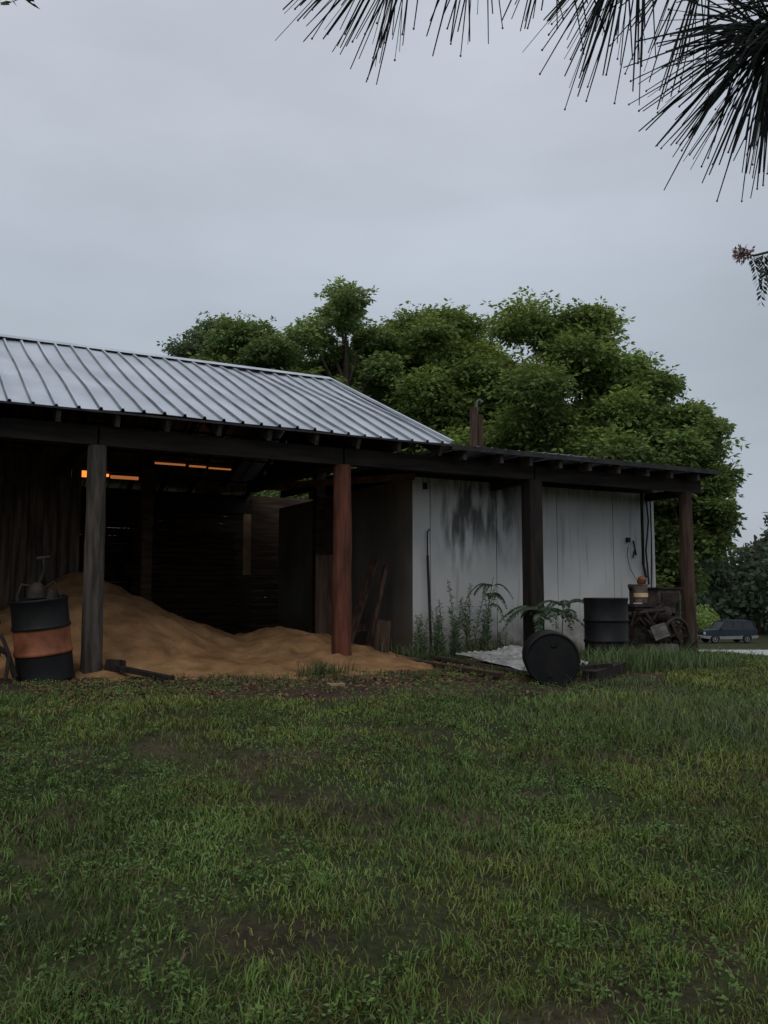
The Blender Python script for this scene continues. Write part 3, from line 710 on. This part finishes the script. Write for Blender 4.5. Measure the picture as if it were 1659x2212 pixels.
for q in range(420):
    a=rd.uniform(-75,120); f=rd.uniform(92,125); top=rd.uniform(9.5,14.0)*(1.0+.1*math.sin(a*.15)); x,y,_=site(a,f,0); z=-3.3
    hz=rd.random()**.6; it.append((x,y,z+hz*top,rd.uniform(2.0,3.6)*(1.05-.35*hz),rd.uniform(.6,1.2)))
foliage_mass('distant_woods',it,.75,75,(.075,.105,.065),seed=11)  # distance haze put into the leaf colour as a bluish tone
g=G(); 
for q in range(80):
    a=-75+q*2.5; x,y,_=site(a,rd.uniform(95,118),0); g.tube([(x,y,-3.6),(x+rd.uniform(-.5,.5),y,3),(x,y,8)],[.3,.22,.1],6)
g.obj('distant_woods_trunks',bark)

# ------------------------------------------------------------------ foreground pine
needle=noise_mat('pine_needle',(.003,.005,.004),(.010,.014,.010),20,rough=.7,bump=0,spec=.15)
pine=empty('pine_tree')
def S(r,f,z): return Vector(site(r,f,z))
gb=G()
tz=float(gz(*site(2.5,1.6,0)[:2]))
gb.tube([S(2.5,1.6,tz-.1),S(2.5,1.6,1.5),S(2.55,1.65,3.5),S(2.5,1.7,6),S(2.5,1.7,9)],[.19,.16,.14,.1,.03],14,jit=.04)
gb.tube([S(2.5,1.6,2.9),S(1.6,1.55,2.6),S(1.05,1.48,2.25),S(.80,1.43,1.98),S(.665,1.416,1.84)],[.035,.022,.014,.009,.006],8)
gb.tube([S(1.6,1.55,2.6),S(1.0,1.45,2.3),S(.62,1.42,2.12),S(.43,1.40,2.05),S(.25,1.40,2.07),S(.055,1.40,2.04)],[.02,.014,.010,.008,.006,.005],8)
V=[];F=[];nn=0; drops=[]
def needles(c,n,main,spread,L0,L1,back=None,rad=.0018,droop=.03):
    global nn
    main=Vector(main).normalized()
    for q in range(n):
        v_=Vector((random.gauss(0,1),random.gauss(0,1),random.gauss(0,1))).normalized()
        d_=(main+v_*spread).normalized()
        L_=random.uniform(L0,L1); s_=c+Vector((random.gauss(0,.012),random.gauss(0,.012),random.gauss(0,.012)))
        mid=s_+d_*L_*.5+Vector((random.gauss(0,.003),random.gauss(0,.003),random.gauss(0,.003))); tip=s_+d_*L_+Vector((0,0,-droop*L_/.25))
        a_=d_.orthogonal().normalized(); b_=d_.cross(a_)
        rr_=rad*random.choice((.55,.85,1,1.2))
        for p,r_ in ((s_,rr_),(mid,rr_),(tip,rr_*.6)):
            for t in range(3):
                an=t*2.0944; V.append(tuple(p+(a_*math.cos(an)+b_*math.sin(an))*r_))
        for l in range(2):
            for t in range(3):
                t2=(t+1)%3; F.append((nn+l*3+t,nn+l*3+t2,nn+l*3+3+t2,nn+l*3+3+t))
        nn+=9
        if random.random()<.3: drops.append(tip)
def dirv(r,u,f=0): return Vector((RX*r+FX*f,RY*r+FY*f,u))
C0=S(.665,1.416,1.84)
needles(C0,95,dirv(-.35,-.85,0),.75,.19,.255)
needles(C0,65,dirv(-.9,-.3,0),.75,.17,.25)
needles(C0,30,dirv(-.2,.5,0),.9,.15,.24)
needles(S(.74,1.43,1.91),55,dirv(-.5,-.5,0),1.0,.16,.25)
needles(S(.56,1.42,2.01),38,dirv(-.5,-.80,0),.5,.19,.26)
needles(S(.43,1.40,2.0),50,dirv(-.38,-.88,0),.45,.18,.26)
needles(S(.30,1.40,2.06),18,dirv(-.1,-.9,0),.5,.17,.24)
needles(S(.17,1.40,2.06),20,dirv(-.2,-.9,0),.4,.19,.23)
needles(S(.055,1.40,2.035),52,dirv(-.45,-.80,0),.42,.20,.25)
needles(S(.04,1.40,2.03),18,dirv(-.85,-.6,0),.28,.20,.26)
needles(S(.8,1.45,2.07),60,dirv(-.4,-.6,0),.9,.16,.25)
needles(S(1.05,1.48,2.28),70,dirv(-.3,-.7,0),1.0,.16,.25)
for q in range(26):
    z=random.uniform(3.0,8.8); a=random.uniform(0,6.28); L_=(9.5-z)*.22+.2
    e_=S(2.5,1.65,z)+Vector((math.cos(a)*L_,math.sin(a)*L_,.15))
    gb.tube([S(2.5,1.65,z-.05),e_],[.02,.006],6); needles(e_,70,Vector((math.cos(a),math.sin(a),-.2)),1.2,.16,.25)
gb.obj('trunk_and_branches',bark,pine,smooth=True)
mkobj('needles',V,F,needle,pine)
g=G()
for p in drops: g.lathe([(.0002,-.0024),(.0018,-.001),(.002,.0002),(.001,.0016),(.0002,.0024)],6,Matrix.Translation(p))
mw,ntw,bw=newmat('water_drop'); bw.inputs['Base Color'].default_value=(.02,.022,.022,1); bw.inputs['Roughness'].default_value=.1
g.obj('droplets',mw,pine)
e=empty('mimosa_tree'); g=G(); z0=float(gz(*site(2.5,3.3,0)[:2]))
g.tube([S(2.6,3.3,z0-.1),S(2.5,3.2,1.2),S(2.45,3.2,2.4),S(2.4,3.1,3.6)],[.06,.05,.04,.015],10)
g.tube([S(2.46,3.2,2.0),S(1.9,3.0,2.18),S(1.5,2.9,2.10),S(1.25,2.88,2.03)],[.018,.01,.006,.004],8)
g.tube([S(2.45,3.2,2.5),S(2.1,3.5,2.9),S(2.2,3.6,3.3)],[.02,.01,.004],6)
g.obj('trunk',bark,e,smooth=True)
P=[];D_=[];Ln=[];Wd=[];C=[]
for q in range(16):
    st=S(1.245+q*.02,2.88,2.03+q*.005); 
    fr=bez(st,st+dirv(.01*random.uniform(-1,3),-.03),st+dirv(random.uniform(-.01,.03),-random.uniform(.08,.17),random.uniform(-.04,.04)),14)
    for k_ in range(1,15):
        for s_ in (-1,1): P.append(tuple(fr[k_])); D_.append(tuple(dirv(s_*.7,-.9,random.uniform(-.4,.4)))); Ln.append(.026);Wd.append(.010);C.append((.04,.055,.045))
for q in range(160):
    v_=Vector((random.gauss(0,1),random.gauss(0,1),random.gauss(0,.8))).normalized(); P.append(tuple(S(1.215+random.gauss(0,.012),2.88,2.035)+v_*.004+Vector((0,0,random.uniform(-.015,.02)))));D_.append(tuple(v_));Ln.append(random.uniform(.010,.026));Wd.append(.008);C.append((.24,.15,.13))
cl=lambda s_: max(-1.6*s_,min(1.6*s_,random.gauss(0,s_)))
for q in range(1200):
    p=S(2.4+cl(.3),3.3+cl(.3),3.5+cl(.3)); P.append(tuple(p));D_.append((random.gauss(0,1),random.gauss(0,1),-.5));Ln.append(.05);Wd.append(.02);C.append((.05,.08,.03))
V_,F_,C_2=leafquads(np.array(P),np.array(D_),Ln,Wd,np.array(C)); npmesh('leaves',V_,F_,leafmat,C_2,parent=e)
e=empty('oak_tree'); g=G(); z0=float(gz(*site(-2.8,2.9,0)[:2]))
g.tube([S(-2.8,2.9,z0-.1),S(-2.75,2.9,1.4),S(-2.7,2.9,3),S(-2.6,2.9,4.5)],[.09,.08,.06,.02],10)
g.tube([S(-2.7,2.9,2.8),S(-2.0,2.85,3.12),S(-1.6,2.83,3.04),S(-1.30,2.82,2.96)],[.03,.014,.008,.004],8); g.obj('trunk',bark,e,smooth=True)
P=[];D_=[];Ln=[];Wd=[]
for q in range(60):
    P.append(tuple(S(-1.22-random.random()*.3,2.82+random.gauss(0,.03),2.935+random.gauss(0,.010)))); D_.append(tuple(dirv(random.gauss(.2,.7),-.4,random.gauss(0,.4))));Ln.append(random.uniform(.03,.05));Wd.append(.018)
for q in range(1500):
    P.append(tuple(S(-2.7+cl(.35),2.9+cl(.35),4.1+cl(.35)))); D_.append((random.gauss(0,1),random.gauss(0,1),-.4));Ln.append(.07);Wd.append(.03)
V_,F_,C_2=leafquads(np.array(P),np.array(D_),Ln,Wd,np.array([.05,.075,.03])*rng.uniform(.7,1.3,(len(P),1))); npmesh('leaves',V_,F_,leafmat,C_2,parent=e)

# ------------------------------------------------------------------ SUV
suv=empty('suv'); 
paint=noise_mat('car_paint_dark',(.016,.026,.036),(.020,.031,.042),3,rough=.4,bump=0,spec=.3)
silver=noise_mat('car_paint_silver',(.16,.17,.18),(.21,.22,.23),3,rough=.4,bump=0,spec=.4)
glass=noise_mat('car_glass',(.010,.012,.014),(.014,.017,.02),3,rough=.25,bump=0,spec=.4)
tyre=noise_mat('tyre',(.012,.012,.012),(.02,.02,.02),9,rough=.9); rim=noise_mat('rim',(.3,.3,.3),(.45,.45,.45),9,rough=.4,metal=.5)
lampm=noise_mat('headlamp',(.6,.6,.6),(.7,.7,.7),9,rough=.2); redm=noise_mat('tail_lamp',(.3,.02,.02),(.35,.02,.02),9,rough=.3)
def extr(g,prof,w0,w1=None,m=0):
    w1=w1 or [w0]*len(prof); n=len(prof)
    V=[(x,-w,z) for (x,z),w in zip(prof,w1)]+[(x,w,z) for (x,z),w in zip(prof,w1)]
    F=[tuple(range(n)),tuple(range(2*n-1,n-1,-1))]+[(i_,i_+n,(i_+1)%n+n,(i_+1)%n) for i_ in range(n)]
    g.add(V,F,m)
g=G(); extr(g,[(-2.3,.62),(-2.33,.98),(-2.24,1.10),(-1.15,1.18),(2.25,1.20),(2.33,1.10),(2.33,.62)],.9); g.obj('body_upper',paint,suv,bevel=.04)
def arch(cx): return [(cx+.44*math.cos(t),.36+.44*math.sin(t)) for t in [math.radians(a) for a in (0,25,50,75,90,105,130,155,180)]]
pr=[(-2.33,.66),(-2.36,.42),(-1.95,.36)]+[(x,z) for x,z in reversed(arch(-1.48))]+[(-.95,.34),(.95,.34)]+[(x,z) for x,z in reversed(arch(1.42))]+[(1.95,.38),(2.36,.44),(2.34,.66)]
g=G(); extr(g,pr,.885); g.obj('body_lower',silver,suv)
g=G(); gp=[(-1.1,1.17),(-.55,1.76),(-.35,1.82),(2.02,1.82),(2.16,1.76),(2.3,1.17)]; extr(g,gp,.8,[.86,.74,.70,.70,.72,.86]); g.obj('greenhouse',glass,suv,bevel=.02)
g=G(); g.box(-.48,2.08,-.74,.74,1.80,1.86)
for xs_ in ((-1.12,-.52),(.30,.34),(1.15,1.18),(2.28,2.10)):
    for s_ in (-1,1): g.beam((xs_[0],.87*s_,1.17),(xs_[1],.74*s_,1.80),.10,.06)
g.beam((-.2,.58,1.93),(1.8,.58,1.93),.04,.04); g.beam((-.2,-.58,1.93),(1.8,-.58,1.93),.04,.04)
for x_ in (-.1,.8,1.7): g.beam((x_,-.6,1.93),(x_,.6,1.93),.03,.03); g.box(x_-.02,x_+.02,.56,.60,1.85,1.92); g.box(x_-.02,x_+.02,-.60,-.56,1.85,1.92)
g.box(-1.0,-.85,-1.03,-.9,1.15,1.30); g.box(-1.0,-.85,.9,1.03,1.15,1.30); g.obj('roof_and_pillars',paint,suv,bevel=.01)
g=G(); g.box(-2.47,-2.3,-.88,.88,.42,.62); g.box(2.3,2.46,-.88,.88,.44,.62); g.obj('bumpers',silver,suv,bevel=.03)
g=G(); g.box(-2.345,-2.3,-.55,.55,.74,.96); g.obj('grille',tyre,suv)
g=G(); [g.box(-2.35,-2.27,s_*.72-.14,s_*.72+.14,.76,.95) for s_ in (-1,1)]; g.obj('headlamps',lampm,suv)
g=G(); [g.box(2.30,2.36,s_*.80-.07,s_*.80+.07,.8,1.12) for s_ in (-1,1)]; g.obj('tail_lamps',redm,suv)
gt=G(); gr=G()
for cx in (-1.48,1.42):
    for s_ in (-1,1):
        Mx=Matrix.Translation((cx,s_*.80,.36))@Matrix.Rotation(-s_*math.pi/2,4,'X')
        gt.lathe([(.25,-.11),(.35,-.10),(.37,-.06),(.37,.06),(.35,.10),(.22,.11)],24,Mx); gr.lathe([(.21,.10),(.22,.115),(.10,.095),(.06,.12),(.01,.12)],16,Mx)
gt.obj('tyres',tyre,suv,smooth=True); gr.obj('wheels',rim,suv,smooth=True)
x,y,_=site(29.3,76,0); suv.location=(x,y,float(gz(x,y))+.04)
suv.rotation_euler=(0,0,math.atan2(RY,RX)+math.radians(8)) 

# ------------------------------------------------------------------ sky & light
w=bpy.data.worlds.new('World'); scene.world=w; w.use_nodes=True; nt=w.node_tree; N=nt.nodes; L=nt.links
bg=N['Background']; bg.inputs['Strength'].default_value=.1
el=math.radians(48); sunaz=Vector((-.55,-.83,0)).normalized()
sky=N.new('ShaderNodeTexSky'); sky.sky_type='NISHITA'; sky.sun_disc=False; sky.sun_elevation=el; sky.sun_rotation=math.atan2(sunaz.x,sunaz.y); sky.dust_density=4
tc=N.new('ShaderNodeTexCoord'); sp=N.new('ShaderNodeSeparateXYZ'); L.new(tc.outputs['Generated'],sp.inputs[0])
r=N.new('ShaderNodeValToRGB'); r.color_ramp.elements[0].position=.0; r.color_ramp.elements[0].color=(.305,.335,.375,1)
e1=r.color_ramp.elements.new(.25); e1.color=(.285,.325,.368,1); e2=r.color_ramp.elements.new(.45); e2.color=(.345,.375,.425,1)
r.color_ramp.elements[-1].position=.75; r.color_ramp.elements[-1].color=(.47,.49,.545,1)
L.new(sp.outputs[2],r.inputs[0])
mp=N.new('ShaderNodeMapping'); mp.inputs['Scale'].default_value=(1.1,1.1,3.0); L.new(tc.outputs['Generated'],mp.inputs[0])
nz=N.new('ShaderNodeTexNoise'); nz.inputs['Scale'].default_value=1.5; nz.inputs['Detail'].default_value=5; nz.inputs['Roughness'].default_value=.5; L.new(mp.outputs[0],nz.inputs[0])
r2=N.new('ShaderNodeMapRange'); r2.inputs[1].default_value=.3;r2.inputs[2].default_value=.7;r2.inputs[3].default_value=12.6;r2.inputs[4].default_value=17.2; L.new(nz.outputs['Fac'],r2.inputs[0])
ml=N.new('ShaderNodeVectorMath'); ml.operation='SCALE'; L.new(r.outputs[0],ml.inputs[0]); L.new(r2.outputs[0],ml.inputs['Scale'])
mx=N.new('ShaderNodeMix'); mx.data_type='RGBA'; mx.inputs[0].default_value=.93; L.new(sky.outputs[0],mx.inputs[6]); L.new(ml.outputs[0],mx.inputs[7])
L.new(mx.outputs[2],bg.inputs['Color'])
sd=bpy.data.lights.new('sun','SUN'); sd.energy=.7; sd.angle=math.radians(30); sd.color=(1,.97,.92)
so=bpy.data.objects.new('sun',sd); scene.collection.objects.link(so)
dirn=-(sunaz*math.cos(el)+Vector((0,0,math.sin(el)))); so.rotation_euler=dirn.to_track_quat('-Z','Y').to_euler()

cam=bpy.data.cameras.new('camera'); co=bpy.data.objects.new('camera',cam); scene.collection.objects.link(co)
co.location=(CX,CY,CZ); co.rotation_euler=(math.radians(90+5.53),0,-math.atan2(FX,FY))
cam.sensor_fit='VERTICAL'; cam.sensor_height=24; cam.lens=24*1900/2212; cam.clip_start=.05; cam.clip_end=6000
scene.camera=co
